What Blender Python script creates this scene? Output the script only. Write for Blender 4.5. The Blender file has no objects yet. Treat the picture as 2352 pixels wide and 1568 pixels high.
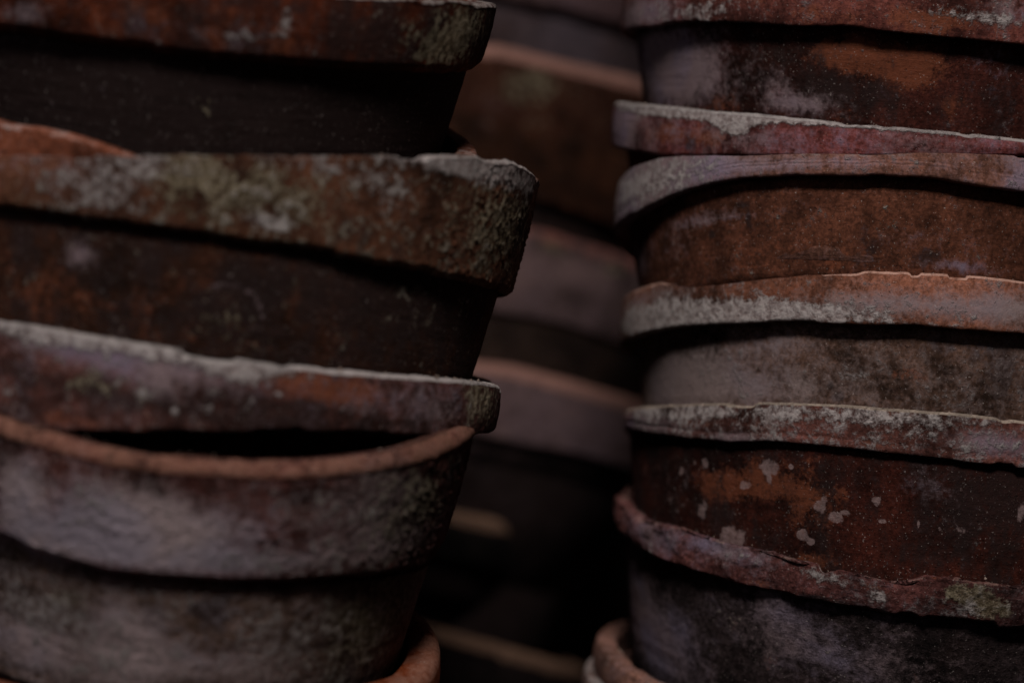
# Two leaning stacks of old terracotta pots, seen close up, a third stack out of focus behind them.
import bpy, math
import numpy as np
from mathutils import Matrix, Vector, Euler

sc = bpy.context.scene
C = sc.collection
R_ = math.radians

# ------------------------------------------------------------------ camera
cam_d = bpy.data.cameras.new('camera')
cam = bpy.data.objects.new('camera', cam_d)
C.objects.link(cam)
cam.location = (0, 0, 0)
cam.rotation_euler = (R_(90), 0, 0)
cam_d.sensor_width = 36.0
cam_d.lens = 18.0 / math.tan(math.atan(1176.0 / 5533.0))
cam_d.clip_start = 0.02
cam_d.clip_end = 50.0
cam_d.dof.use_dof = True
cam_d.dof.focus_distance = 0.955
cam_d.dof.aperture_fstop = 3.4
sc.camera = cam

# ------------------------------------------------------------------ world and lamps (dim shed light)
world = bpy.data.worlds.new('World')
sc.world = world
world.use_nodes = True
bg = world.node_tree.nodes['Background']
bg.inputs['Color'].default_value = (0.85, 0.75, 0.9, 1)
bg.inputs['Strength'].default_value = 0.005


def area(name, loc, target, size, energy, color):
    l = bpy.data.lights.new(name, 'AREA')
    l.shape = 'RECTANGLE'
    l.size, l.size_y = size
    l.energy = energy
    l.color = color
    o = bpy.data.objects.new(name, l)
    C.objects.link(o)
    o.location = loc
    o.rotation_euler = (Vector(target) - Vector(loc)).to_track_quat('-Z', 'Y').to_euler()
    return o


area('overhead_window_lamp', (0.02, 0.03, 0.96), (-0.03, 1.0, -0.05), (0.30, 0.20), 12.6, (1.0, 0.93, 0.90))
area('left_sky_lamp', (-0.9, 0.15, 0.45), (0.16, 1.05, 0.0), (0.5, 0.5), 0.55, (0.85, 0.84, 1.0))

sc.view_settings.view_transform = 'Standard'
sc.view_settings.look = 'None'
sc.view_settings.exposure = 0.0
sc.view_settings.gamma = 1.0
sc.view_settings.use_curve_mapping = False
sc.render.engine = 'CYCLES'
sc.cycles.use_denoising = True
sc.cycles.max_bounces = 4
sc.cycles.diffuse_bounces = 2


# ------------------------------------------------------------------ numpy noise
def _h(ix, iy, iz, seed):
    n = (ix * 374761393 + iy * 668265263 + iz * 2147483647 + seed * 1274126177) & 0xFFFFFFFF
    n = ((n ^ (n >> 13)) * 1274126177) & 0xFFFFFFFF
    n = (n ^ (n >> 16)) & 0xFFFFFFFF
    n = (n * 2246822519) & 0xFFFFFFFF
    return ((n ^ (n >> 15)) & 0xFFFFFF).astype(np.float64) / 0x7FFFFF - 1.0


def vnoise(P, seed):
    """value noise, about -1..1"""
    f = np.floor(P)
    i = f.astype(np.int64)
    t = P - f
    t = t * t * t * (t * (t * 6 - 15) + 10)
    r = 0
    for a in (0, 1):
        for b in (0, 1):
            for c in (0, 1):
                w = (t[:, 0] if a else 1 - t[:, 0]) * (t[:, 1] if b else 1 - t[:, 1]) * (t[:, 2] if c else 1 - t[:, 2])
                r = r + w * _h(i[:, 0] + a, i[:, 1] + b, i[:, 2] + c, seed)
    return r


def fbm(P, scale, seed, octaves=4, gain=0.5):
    r = 0
    amp = 1.0
    tot = 0
    for k in range(octaves):
        r = r + amp * vnoise(P * scale * 2 ** k + 17.3 * k, seed + 31 * k)
        tot += amp
        amp *= gain
    return r / tot


def smooth(x, a, b):
    t = np.clip((x - a) / (b - a), 0, 1)
    return t * t * (3 - 2 * t)


# ------------------------------------------------------------------ pot data
# every pot: rim-underside centre, radius, lean, collar height, body taper; outline of the collar's
# worn upper and lower edge as (angle, height) pairs; stains and painted shade as (kind, part, angle, height, width, height, strength)
POTS = {
 'L1': {'D': 0.97, 'cx': -0.13013, 'cz': 0.12275, 'R': 0.11788, 'roll': 0.11138, 'pitch': 0.16827, 'H': 0.02563, 'ov': 0.00518, 'k': 0.203, 'fs': 0.15, 'chamf': 0.003, 'vis': 0.05, 'top': [(-0.4538, 0.02248), (0.2158, 0.02528), (1.0867, 0.02812), (1.3862, 0.02612)], 'bot': [(-0.4592, -3e-05), (-0.2579, 0.00045), (-0.0245, 0.00024), (0.1722, -0.00037), (0.5113, -1e-05), (0.8383, -7e-05), (1.2139, -0.00015)], 'blobs': [(1, 0, 0.1916, 0.00797, 0.2668, 0.00618, 0.25), (2, 0, 0.1246, 0.01179, 0.2636, 0.00771, 0.45), (0, 0, 0.3219, 0.00824, 0.0388, 0.00186, 0.6), (0, 0, 0.2558, 0.00874, 0.0163, 0.00155, 0.7), (0, 0, 0.43, 0.01347, 0.032, 0.00624, 0.5), (2, 0, 0.439, 0.00632, 0.0585, 0.0039, 0.5), (3, 0, 1.1573, 0.01823, 0.2112, 0.01001, 0.6), (3, 0, 1.0562, 0.008, 0.1705, 0.00659, 0.5), (1, 0, -0.3773, 0.00809, 0.0851, 0.00389, 0.6), (3, 1, 0.2164, -0.01743, 0.0421, 0.00618, 0.4), (4, 0, 0.7236, 0.01154, 0.1443, 0.00956, 0.4), (0, 0, 0.422, 0.0033, 0.0232, 0.00125, 0.5)], 'label': 'rust-mottled clay pot with body painted dark for shade, topmost in the left stack', 'a': (0.1, 0.03, 0.018), 'b': (0.013, 0.008, 0.007), 'seed': 1, 'rim': {'lime': 0.1, 'haze': 0.1, 'rust': 0.16, 'moss': 0.2, 'grime_and_shade': 0.48}, 'body': {'lime': 0, 'haze': 0, 'rust': 0.0, 'moss': 0.05, 'grime_and_shade': 0.8}, 'rough': 0.6, 'lip': 0.5},  # near-black body colour and heavy dark cover paint in the shade below the collar
 'L1b': {'D': 0.97, 'cx': -0.13162, 'cz': 0.07699, 'R': 0.1159, 'roll': 0.17482, 'pitch': 0.24707, 'H': 0.01858, 'ov': 0.006, 'k': 0.2, 'fs': 0.0, 'chamf': 0.0008, 'vis': 0.05, 'top': [(-0.4615, 0.01784), (-0.3392, 0.01929), (-0.2258, 0.01958), (-0.0131, 0.01746)], 'bot': [], 'blobs': [], 'label': 'orange clay pot, only its lip showing, sunk in the lichen-crusted pot', 'a': (0.26, 0.1, 0.065), 'b': (0.2, 0.07, 0.04), 'seed': 2, 'rim': {'lime': 0.15, 'haze': 0.1, 'rust': 0.3, 'moss': 0.1, 'grime_and_shade': 0.1}, 'body': {'grime_and_shade': 0.6}, 'lip': 0.4, 'rough': 0.5},
 'L2': {'D': 0.97, 'cx': -0.13027, 'cz': 0.03638, 'R': 0.13061, 'roll': 0.14028, 'pitch': -0.03157, 'H': 0.046, 'ov': 0.0046, 'k': 0.168, 'fs': 0.12, 'chamf': 0.002, 'vis': 0.043, 'top': [(-0.4173, 0.01787), (-0.0468, 0.0233), (0.2884, 0.0301), (0.6524, 0.03864), (0.9704, 0.04595), (1.0796, 0.04778), (1.2317, 0.04814), (1.4031, 0.0477)], 'bot': [(-0.4048, 0.00014), (-0.1443, -0.00019), (0.0919, 9e-05), (0.3277, -0.0001), (0.5834, 0.00015), (0.9043, -0.00012), (1.3331, 0.0001)], 'blobs': [(0, 0, -0.118, 0.01117, 0.1405, 0.00911, 0.6), (0, 0, -0.0111, 0.02214, 0.1394, 0.00455, 0.55), (0, 0, 0.4056, 0.03091, 0.1536, 0.00338, 0.5), (0, 0, 0.8177, 0.04038, 0.2495, 0.00382, 1.1), (0, 0, 1.2163, 0.04423, 0.2212, 0.00535, 1.4), (0, 0, 0.335, 0.01238, 0.0868, 0.00765, 0.35), (0, 0, 0.6488, 0.02558, 0.0902, 0.00939, 0.35), (0, 0, 0.3294, 0.00764, 0.0619, 0.00214, 0.45), (3, 0, 0.0943, 0.01961, 0.07, 0.00911, 0.5), (3, 0, 0.306, 0.01638, 0.1595, 0.00917, 0.35), (3, 0, 1.1855, 0.02351, 0.2034, 0.01664, 0.35), (4, 0, -0.3139, 0.00666, 0.0738, 0.00764, 0.3), (4, 0, 0.6424, 0.00642, 0.3739, 0.00938, 0.25), (4, 0, 0.1392, 0.00986, 0.0587, 0.00608, 0.25), (1, 0, -0.2571, 0.01657, 0.1811, 0.00915, 0.3), (1, 1, 0.2212, -0.01673, 0.0149, 0.00076, 0.6), (1, 1, 0.2575, -0.0156, 0.015, 0.00076, 0.6), (1, 1, 0.2931, -0.01571, 0.0152, 0.00076, 0.6), (1, 1, 0.3255, -0.01682, 0.0115, 0.00107, 0.6), (1, 1, 0.3509, -0.019, 0.0078, 0.00153, 0.6), (1, 1, 0.3686, -0.02196, 0.0065, 0.00184, 0.6), (1, 1, 0.3822, -0.02547, 0.0066, 0.00153, 0.6), (1, 1, -0.1721, -0.01357, 0.0441, 0.00456, 0.7), (2, 1, 0.0604, -0.02963, 0.2413, 0.01214, 0.3), (2, 1, -0.2689, -0.03035, 0.1256, 0.00915, 0.3), (4, 1, 0.3087, -0.01588, 0.0509, 0.00764, 0.5), (4, 1, 0.7977, -0.01343, 0.3609, 0.01271, 0.4), (2, 1, 0.5823, -0.01715, 0.1183, 0.01089, 0.15), (3, 1, 0.2259, -0.02982, 0.0992, 0.00609, 0.2)], 'label': 'big clay pot whose thick collar is crusted with pale green-grey lichen', 'a': (0.11, 0.05, 0.032), 'b': (0.045, 0.019, 0.012), 'seed': 3, 'rim': {'lime': 0.2, 'haze': 0.2, 'rust': 0.04, 'moss': 0.38, 'grime_and_shade': 0.18}, 'body': {'lime': 0.03, 'haze': 0.05, 'rust': 0.12, 'moss': 0.2, 'grime_and_shade': 0.48}, 'rough': 1.05, 'lip': 0.35},
 'L3': {'D': 0.968, 'cx': -0.13205, 'cz': -0.02275, 'R': 0.12571, 'roll': 0.14659, 'pitch': 0.02337, 'H': 0.02482, 'ov': 0.034, 'k': 0.3, 'fs': 0.0, 'chamf': 0.0008, 'vis': 0.002, 'top': [(-0.4369, 0.02498), (-0.2261, 0.0251), (-0.0356, 0.02482), (0.1473, 0.02463), (0.3327, 0.02393), (0.5285, 0.02454), (0.7523, 0.02535), (1.0501, 0.02585), (1.2775, 0.02529), (1.5101, 0.02347)], 'bot': [(-0.3846, -0.01331), (0.1187, -0.00363), (0.6273, 0.00367), (1.5114, 0.00556)], 'blobs': [(0, 0, -0.264, 0.02347, 0.2143, 0.00337, 1.1), (4, 0, -0.2044, 0.00729, 0.2481, 0.00397, 0.35), (4, 0, 0.2475, 0.0117, 0.2007, 0.00336, 0.35), (0, 0, 0.0027, 0.02353, 0.1574, 0.00244, 0.5), (0, 0, 0.3602, 0.02205, 0.1568, 0.00215, 0.5), (1, 0, -0.2209, 0.02087, 0.1868, 0.00428, 0.6), (0, 0, 0.115, 0.02097, 0.183, 0.00396, 0.5), (1, 0, 0.0709, 0.01709, 0.1943, 0.00685, 0.7), (0, 0, 0.275, 0.01989, 0.0759, 0.00398, 0.6), (2, 0, 0.4677, 0.01899, 0.0827, 0.00402, 0.7), (2, 0, 0.594, 0.01753, 0.1648, 0.00531, 0.7), (0, 0, 0.5751, 0.0102, 0.0591, 0.00156, 0.4), (4, 0, 0.4773, 0.0113, 0.0554, 0.00186, 0.4), (2, 0, -0.1715, 0.02304, 0.032, 0.00244, 0.7), (0, 0, -0.0557, 0.01013, 0.017, 0.00183, 0.6), (0, 0, 0.0199, 0.00846, 0.0266, 0.00152, 0.6), (0, 0, 0.2106, 0.01185, 0.0199, 0.00183, 0.7), (0, 0, 0.111, 0.00318, 0.0122, 0.00244, 0.6), (0, 0, 0.2047, 0.00634, 0.0149, 0.00244, 0.6), (0, 0, 0.3118, 0.00964, 0.0154, 0.00307, 0.6), (0, 0, 0.3953, 0.01403, 0.0265, 0.00123, 0.6), (0, 0, -0.3603, 0.00118, 0.0314, 0.00338, 0.4), (3, 0, -0.1167, 0.00897, 0.1098, 0.00457, 0.4), (4, 0, 0.4063, 0.00484, 0.2402, 0.00462, 0.5), (1, 0, 0.9135, 0.01573, 0.2307, 0.00805, 0.35), (3, 0, 1.2394, 0.01848, 0.1475, 0.01005, 0.6), (4, 0, 0.0123, 0.00447, 0.0727, 0.00304, 0.4), (2, 0, -0.1503, -0.00556, 0.1963, 0.00305, 0.35)], 'label': 'clay pot with frosted white lip and orange scar on its dark collar', 'a': (0.11, 0.05, 0.042), 'b': (0.045, 0.024, 0.02), 'seed': 4, 'rim': {'lime': 0.15, 'haze': 0.28, 'rust': 0.1, 'moss': 0.18, 'grime_and_shade': 0.3}, 'body': {'grime_and_shade': 0.8}, 'rough': 1.1, 'lip': 1.0},
 'L4': {'D': 0.94, 'cx': -0.12735, 'cz': -0.06419, 'R': 0.10168, 'roll': 0.12979, 'pitch': 0.19901, 'H': 0.04816, 'ov': 0.003, 'k': 0.175, 'fs': 0.13, 'chamf': 0.0045, 'vis': 0.05, 'top': [(-0.4291, 0.04885), (-0.2059, 0.04717), (-0.1079, 0.0468), (0.1706, 0.04734), (0.429, 0.04758), (0.6351, 0.04857), (0.9492, 0.04976), (1.236, 0.05089)], 'bot': [(-0.5426, 0.00167), (-0.3529, 0.00134), (-0.1859, 9e-05), (-0.1069, -0.00074), (0.1188, 0.0003), (0.2682, 0.00029), (0.4219, 0.00033), (0.6739, 0.00045), (1.0009, -0.00155), (1.241, -0.00416)], 'blobs': [(1, 0, -0.445, 0.02169, 0.1002, 0.0138, 0.9), (1, 0, -0.0901, 0.0229, 0.1946, 0.01213, 0.9), (1, 0, 0.227, 0.01039, 0.3989, 0.00456, 0.7), (1, 0, -0.3031, 0.00796, 0.1884, 0.00609, 0.6), (4, 0, 0.0188, 0.0238, 0.0447, 0.00394, 0.3), (2, 0, -0.1285, 0.03921, 0.2256, 0.00455, 0.3), (2, 0, -0.3399, 0.02102, 0.0716, 0.01068, 0.6), (4, 0, -0.2735, 0.01927, 0.0466, 0.00913, 0.35), (4, 0, 0.1132, 0.03882, 0.3002, 0.00394, 0.35), (4, 0, 0.4334, 0.03432, 0.1494, 0.0046, 0.3), (1, 0, 0.0026, 0.0162, 0.298, 0.00758, 0.5), (0, 0, -0.1526, 0.02826, 0.1359, 0.00759, 0.35), (1, 0, 0.8545, 0.03007, 0.2837, 0.0142, 0.4), (1, 0, 0.213, 0.02349, 0.2446, 0.00912, 0.4), (0, 0, 0.3411, 0.01428, 0.2866, 0.0061, 0.35), (0, 0, 0.7765, 0.0293, 0.2378, 0.01097, 0.4), (0, 0, 0.6073, 0.00711, 0.2225, 0.0031, 0.4), (4, 0, 0.5678, 0.03745, 0.1441, 0.00618, 0.4), (2, 0, 0.4106, 0.02935, 0.1149, 0.00612, 0.4), (3, 0, 1.0196, 0.02926, 0.3311, 0.01923, 0.45), (2, 0, 1.1244, 0.04535, 0.2214, 0.00486, 0.5), (4, 0, 1.3283, 0.03756, 0.1085, 0.00662, 0.7), (0, 0, 1.1201, 0.05312, 0.2193, 0.00259, 0.3), (1, 0, 0.9007, 0.01406, 0.3764, 0.00634, 0.3), (0, 1, -0.3883, -0.01896, 0.1993, 0.00764, 0.5), (4, 1, 0.2553, -0.01223, 0.079, 0.00913, 0.4), (4, 1, -0.1344, -0.03061, 0.04, 0.00758, 0.4), (4, 1, 0.4104, -0.0084, 0.1343, 0.00367, 0.3), (3, 1, -0.2776, -0.01296, 0.1273, 0.00609, 0.35), (1, 1, -0.4523, -0.03431, 0.2057, 0.0092, 0.7), (1, 1, -0.0526, -0.02578, 0.1373, 0.01212, 0.9), (0, 1, -0.1175, -0.03031, 0.1228, 0.0091, 0.35), (4, 1, 0.0524, -0.01401, 0.061, 0.00909, 0.6), (4, 1, -0.1726, -0.01929, 0.0465, 0.00911, 0.45), (4, 1, 0.2045, -0.0091, 0.0468, 0.00334, 0.5), (0, 1, 0.5537, -0.02107, 0.3647, 0.00926, 0.25), (3, 1, 0.9943, -0.01813, 0.2654, 0.01918, 0.6), (4, 1, 0.6373, -0.02525, 0.0311, 0.00465, 0.5), (4, 1, -0.294, -0.03906, 0.096, 0.00305, 0.4), (1, 1, 0.2798, -0.03125, 0.3185, 0.00761, 0.35)], 'label': 'open clay pot with smooth orange lip, lilac bloom and gritty grey body', 'a': (0.11, 0.045, 0.038), 'b': (0.17, 0.11, 0.085), 'seed': 5, 'rim': {'lime': 0.14, 'haze': 0.26, 'rust': 0.06, 'moss': 0.22, 'grime_and_shade': 0.06}, 'body': {'lime': 0.34, 'haze': 0.42, 'rust': 0.02, 'moss': 0.28, 'grime_and_shade': 0.08}, 'bloom': ((0.54, 0.42, 0.42), (0.42, 0.37, 0.43)), 'rough': 1.4, 'lip': 0.0, 'lipw': 0.011, 'liprust': 1},
 'L5': {'D': 0.945, 'cx': -0.13862, 'cz': -0.1338, 'R': 0.10928, 'roll': 0.10899, 'pitch': 0.18726, 'H': 0.02679, 'ov': 0.006, 'k': 0.2, 'fs': 0.0, 'chamf': 0.0008, 'vis': 0.05, 'top': [(-0.385, 0.02624), (-0.1541, 0.02658), (0.5507, 0.02822), (0.7751, 0.02839), (1.1071, 0.02607), (1.2676, 0.02435), (1.3961, 0.02536)], 'bot': [], 'blobs': [(4, 0, 1.3318, 0.04307, 0.152, 0.00997, 0.2), (0, 0, 0.8355, 0.03551, 0.1289, 0.00189, 0.3), (1, 0, -0.3246, 0.03252, 0.0881, 0.00304, 0.4)], 'label': 'burnt-orange clay pot cradling the others at the bottom of the left stack', 'a': (0.17, 0.045, 0.022), 'b': (0.12, 0.035, 0.02), 'seed': 6, 'rim': {'lime': 0.05, 'haze': 0.0, 'rust': 0.55, 'moss': 0.1, 'grime_and_shade': 0.1}, 'body': {'grime_and_shade': 0.4}, 'rough': 0.5, 'lip': 0.0, 'lipw': 0.013, 'liprust': 1},
 'R1': {'D': 1.08, 'cx': 0.17306, 'cz': 0.12576, 'R': 0.12454, 'roll': 0.099, 'pitch': 0.03972, 'H': 0.02195, 'ov': 0.00658, 'k': 0.218, 'fs': 0.0, 'chamf': 0.0008, 'vis': 0.05, 'top': [(-0.5514, 0.02055), (0.2359, 0.02125)], 'bot': [(-1.457, 0.00011), (-1.1397, -0.00075), (-0.9763, -9e-05), (-0.8458, 0.00061), (-0.6963, 0.00037), (-0.5325, -0.00013), (-0.3837, 7e-05), (-0.2424, 1e-05), (-0.1039, -0.0003), (0.1055, -0.00015), (0.2557, 0.00022)], 'blobs': [(1, 0, -1.2222, 0.00573, 0.2645, 0.0075, 0.8), (0, 0, -0.892, 0.00464, 0.1852, 0.00435, 0.6), (0, 0, 0.0976, 0.00891, 0.1394, 0.00242, 0.6), (2, 0, -0.039, 0.00459, 0.1249, 0.00449, 0.6), (1, 0, 0.1965, 0.01202, 0.0709, 0.00519, 0.5), (2, 0, -0.3885, 0.00561, 0.1815, 0.00523, 0.2), (1, 1, -1.301, -0.01524, 0.2673, 0.01703, 0.95), (1, 1, -1.011, -0.01258, 0.2048, 0.01283, 0.6), (1, 1, -0.9431, -0.02337, 0.1313, 0.0091, 0.5), (1, 1, -1.1557, -0.0268, 0.1565, 0.00744, 0.4), (0, 1, -1.1594, -0.00854, 0.1184, 0.00931, 0.35), (2, 1, -0.8526, -0.0304, 0.1162, 0.00541, 0.5), (2, 1, -0.1955, -0.01014, 0.1646, 0.00866, 0.75), (2, 1, -0.3947, -0.00917, 0.1121, 0.00698, 0.5), (2, 1, -0.0295, -0.01102, 0.0879, 0.00691, 0.5), (2, 1, 0.0824, -0.02529, 0.0882, 0.00518, 0.55), (2, 1, -0.1137, -0.01706, 0.0885, 0.00518, 0.4), (1, 1, -0.4858, -0.03055, 0.1176, 0.00386, 0.8), (1, 1, -0.5913, -0.02418, 0.1081, 0.00706, 0.4), (0, 1, -0.4685, -0.0313, 0.0399, 0.0021, 0.4), (1, 1, 0.1772, -0.00511, 0.0745, 0.01038, 0.3), (4, 1, -0.2296, -0.02507, 0.2263, 0.00693, 0.3), (4, 1, -0.5571, -0.01011, 0.1055, 0.00704, 0.2)], 'label': 'red-brown clay pot with purple-bloomed left flank, topmost in the right stack', 'a': (0.16, 0.06, 0.05), 'b': (0.055, 0.019, 0.015), 'seed': 7, 'rim': {'lime': 0.2, 'haze': 0.2, 'rust': 0.22, 'moss': 0.12, 'grime_and_shade': 0.2}, 'body': {'lime': 0.02, 'haze': 0.1, 'rust': 0.02, 'moss': 0.02, 'grime_and_shade': 0.38}, 'rough': 0.9, 'lip': 0.5},
 'R2': {'D': 1.083, 'cx': 0.16386, 'cz': 0.0809, 'R': 0.11909, 'roll': 0.08074, 'pitch': 0.0988, 'H': 0.01609, 'ov': 0.0057, 'k': 0.219, 'fs': 0.0, 'chamf': 0.0008, 'vis': 0.05, 'top': [(-1.4612, 0.01679), (-1.1452, 0.01702), (-0.9029, 0.01659), (-0.6988, 0.01638), (-0.5262, 0.01636), (-0.3692, 0.016), (-0.2203, 0.01566), (-0.0748, 0.01567), (0.1216, 0.01546), (0.363, 0.01499)], 'bot': [(-1.4544, -0.00289), (-1.2675, -0.00364), (-1.1131, -0.00387), (-0.971, -0.0038), (-0.6258, -0.00105), (-0.3098, 0.00184), (-0.0195, 0.00488), (0.3696, 0.00837)], 'blobs': [(1, 0, -1.3459, 0.00668, 0.1496, 0.01146, 0.9), (0, 0, -1.3704, 0.0152, 0.2144, 0.00191, 0.7), (0, 0, -0.9675, 0.01438, 0.2988, 0.0022, 1.5), (0, 0, -0.6563, 0.0135, 0.1136, 0.00393, 1.6), (0, 0, -0.6534, 0.01031, 0.0453, 0.00322, 1.2), (0, 0, -0.396, 0.01523, 0.2241, 0.00141, 1.1), (0, 0, -0.0276, 0.01491, 0.2927, 0.00105, 0.6), (0, 0, 0.0917, 0.01343, 0.1176, 0.00139, 0.35), (2, 0, -0.9322, 0.00509, 0.1546, 0.00549, 0.7), (2, 0, -0.7217, 0.0049, 0.0804, 0.00359, 0.4), (0, 0, -0.3791, 0.01328, 0.0794, 0.00105, 0.4), (1, 0, -0.5311, 0.00658, 0.1035, 0.00283, 0.3), (4, 0, -0.8389, 0.00215, 0.0365, 0.00435, 0.5)], 'label': 'purple clay pot with thick grey scale along its thin lip', 'a': (0.16, 0.055, 0.05), 'b': (0.1, 0.03, 0.018), 'seed': 8, 'rim': {'lime': 0.0, 'haze': 0.42, 'rust': 0.1, 'moss': 0.0, 'grime_and_shade': 0.15}, 'body': {'haze': 0.2, 'grime_and_shade': 0.4}, 'rough': 0.6, 'lip': 1.0},
 'R3': {'D': 1.066, 'cx': 0.16055, 'cz': 0.0398, 'R': 0.11528, 'roll': 0.07968, 'pitch': -0.21759, 'H': 0.01638, 'ov': 0.00648, 'k': 0.269, 'fs': 0.0, 'chamf': 0.0008, 'vis': 0.036, 'top': [(-1.4114, 0.02161), (-1.2331, 0.01984), (-1.0622, 0.0182), (-0.6573, 0.01063), (-0.1804, 0.00823), (0.3683, 0.015)], 'bot': [(-1.4666, 0.00034), (-1.3832, -0.00077), (-1.2302, -0.00179), (-1.0923, -0.00112), (-0.9156, 0.00038), (-0.8076, 0.00094), (-0.6502, 0.00131), (-0.4812, 0.00034), (-0.2246, -0.00018), (-0.0764, 0.0001), (0.0737, 9e-05), (0.2309, -0.00032), (0.3731, 0.00022)], 'blobs': [(1, 0, -1.2953, 0.01133, 0.3244, 0.01496, 1.0), (0, 0, -1.2953, 0.01133, 0.3244, 0.01309, 0.55), (0, 0, -0.8941, 0.00783, 0.199, 0.00718, 0.45), (1, 0, -0.8502, 0.00789, 0.2352, 0.00716, 0.7), (2, 0, -0.484, 0.00291, 0.1366, 0.00279, 0.2), (1, 0, -0.406, 0.00516, 0.2621, 0.00243, 0.35), (1, 0, 0.3497, 0.00698, 0.0639, 0.01039, 0.5), (1, 1, -1.4914, -0.01331, 0.1522, 0.01146, 0.6), (1, 1, -0.9188, -0.00927, 0.1636, 0.00216, 0.35), (1, 1, -0.8273, -0.01159, 0.2182, 0.00143, 0.4), (4, 1, -0.6605, -0.01278, 0.0123, 0.00423, 0.6), (4, 1, -0.6849, -0.00736, 0.0335, 0.00141, 0.5), (4, 1, -0.8475, -0.01708, 0.0199, 0.00143, 0.9), (4, 1, -0.1683, -0.02454, 0.0963, 0.00516, 0.3), (4, 1, 0.0559, -0.02815, 0.0949, 0.00344, 0.45), (1, 1, 0.1832, -0.03017, 0.1448, 0.00207, 0.6), (2, 1, -0.2514, -0.03147, 0.2291, 0.00414, 0.35), (2, 1, -0.6138, -0.02694, 0.2765, 0.00703, 0.2), (1, 1, -0.0352, -0.02216, 0.1896, 0.00344, 0.2), (1, 1, -1.1425, -0.01583, 0.2443, 0.00736, 0.2)], 'label': 'clay pot with pale arched collar over a plain brown body', 'a': (0.2, 0.1, 0.075), 'b': (0.1, 0.042, 0.028), 'seed': 9, 'rim': {'lime': 0.22, 'haze': 0.38, 'rust': 0.2, 'moss': 0.16, 'grime_and_shade': 0.0}, 'body': {'lime': 0.03, 'haze': 0.12, 'rust': 0.12, 'moss': 0.14, 'grime_and_shade': 0.2}, 'rough': 0.5, 'lip': 0.3},
 'R4': {'D': 1.08, 'cx': 0.1749, 'cz': -0.01034, 'R': 0.12646, 'roll': 0.07087, 'pitch': -0.12414, 'H': 0.02124, 'ov': 0.00679, 'k': 0.199, 'fs': 0.0, 'chamf': 0.0008, 'vis': 0.05, 'top': [(-1.3831, 0.02085), (-1.2285, 0.02094), (-1.1196, 0.02113), (-0.9863, 0.02121), (-0.8438, 0.02148), (-0.6652, 0.02119), (-0.4603, 0.02098), (-0.2954, 0.02136), (-0.1145, 0.02137), (0.0452, 0.02166), (0.2121, 0.02111)], 'bot': [(-1.4664, -0.0), (-1.2677, -5e-05), (-1.1496, 6e-05), (-0.9702, 0.00051), (-0.7107, 0.00013), (-0.4507, -0.00011), (-0.3097, -0.0005), (-0.1293, 0.00026), (0.0066, -0.00022), (0.2201, -1e-05)], 'blobs': [(0, 0, -1.2256, 0.00683, 0.3504, 0.00675, 1.0), (0, 0, -0.8632, 0.0059, 0.2413, 0.00397, 1.0), (0, 0, -0.585, 0.00548, 0.1838, 0.00282, 0.9), (0, 0, -0.7139, 0.00267, 0.2978, 0.00285, 1.0), (0, 0, -0.3783, 0.0037, 0.0888, 0.00278, 0.5), (0, 0, -0.1593, 0.00461, 0.2765, 0.00311, 0.28), (1, 0, -0.1337, 0.00827, 0.3166, 0.00483, 0.6), (1, 0, 0.1409, 0.00989, 0.1103, 0.0069, 0.6), (1, 0, -1.2355, 0.01457, 0.2706, 0.00413, 0.5), (4, 0, -0.865, 0.00865, 0.0176, 0.00216, 0.3), (2, 0, -0.4104, 0.01248, 0.3005, 0.00244, 0.3), (1, 0, -0.4069, 0.00453, 0.18, 0.00314, 0.3), (0, 0, -0.2937, 0.00078, 0.4295, 0.00087, 0.4), (2, 0, 0.1875, 0.00082, 0.0417, 0.00173, 0.8), (1, 1, -1.095, -0.0178, 0.337, 0.01293, 0.6), (1, 1, -1.3462, -0.02306, 0.3177, 0.01141, 0.5), (1, 1, -0.6743, -0.02498, 0.2656, 0.00709, 0.4), (1, 1, -0.5968, -0.00758, 0.1425, 0.00388, 0.3), (0, 1, -0.882, -0.01015, 0.1188, 0.00723, 0.2), (4, 1, -1.1027, -0.00494, 0.1027, 0.00296, 0.8), (4, 1, -0.9918, -0.00405, 0.0558, 0.00183, 0.6), (4, 1, -0.3813, -0.0285, 0.0219, 0.00174, 0.8), (4, 1, -0.4098, -0.02392, 0.0111, 0.00139, 0.9), (0, 1, -0.3205, -0.01933, 0.0764, 0.00347, 0.35), (2, 1, -0.1486, -0.01848, 0.0875, 0.00276, 0.4), (0, 1, -0.0382, -0.02802, 0.0865, 0.00517, 0.3), (4, 1, 0.1844, -0.01743, 0.1175, 0.01036, 0.5), (4, 1, -0.0515, -0.00753, 0.1731, 0.00414, 0.35), (3, 1, -0.1678, -0.0083, 0.1317, 0.00345, 0.2), (4, 1, -0.6197, -0.02328, 0.0906, 0.0053, 0.2)], 'label': 'orange clay pot with a white mineral tide mark across its collar', 'a': (0.2, 0.09, 0.062), 'b': (0.12, 0.07, 0.052), 'seed': 10, 'rim': {'lime': 0.16, 'haze': 0.28, 'rust': 0.14, 'moss': 0.02, 'grime_and_shade': 0.04}, 'body': {'lime': 0.16, 'haze': 0.4, 'rust': 0.08, 'moss': 0.1, 'grime_and_shade': 0.16}, 'bloom': ((0.3, 0.23, 0.22), (0.25, 0.205, 0.22)), 'rough': 0.7, 'lip': 0.7, 'lippink': 1},  # dark blob at the body's right paints in the light falling off
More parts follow.
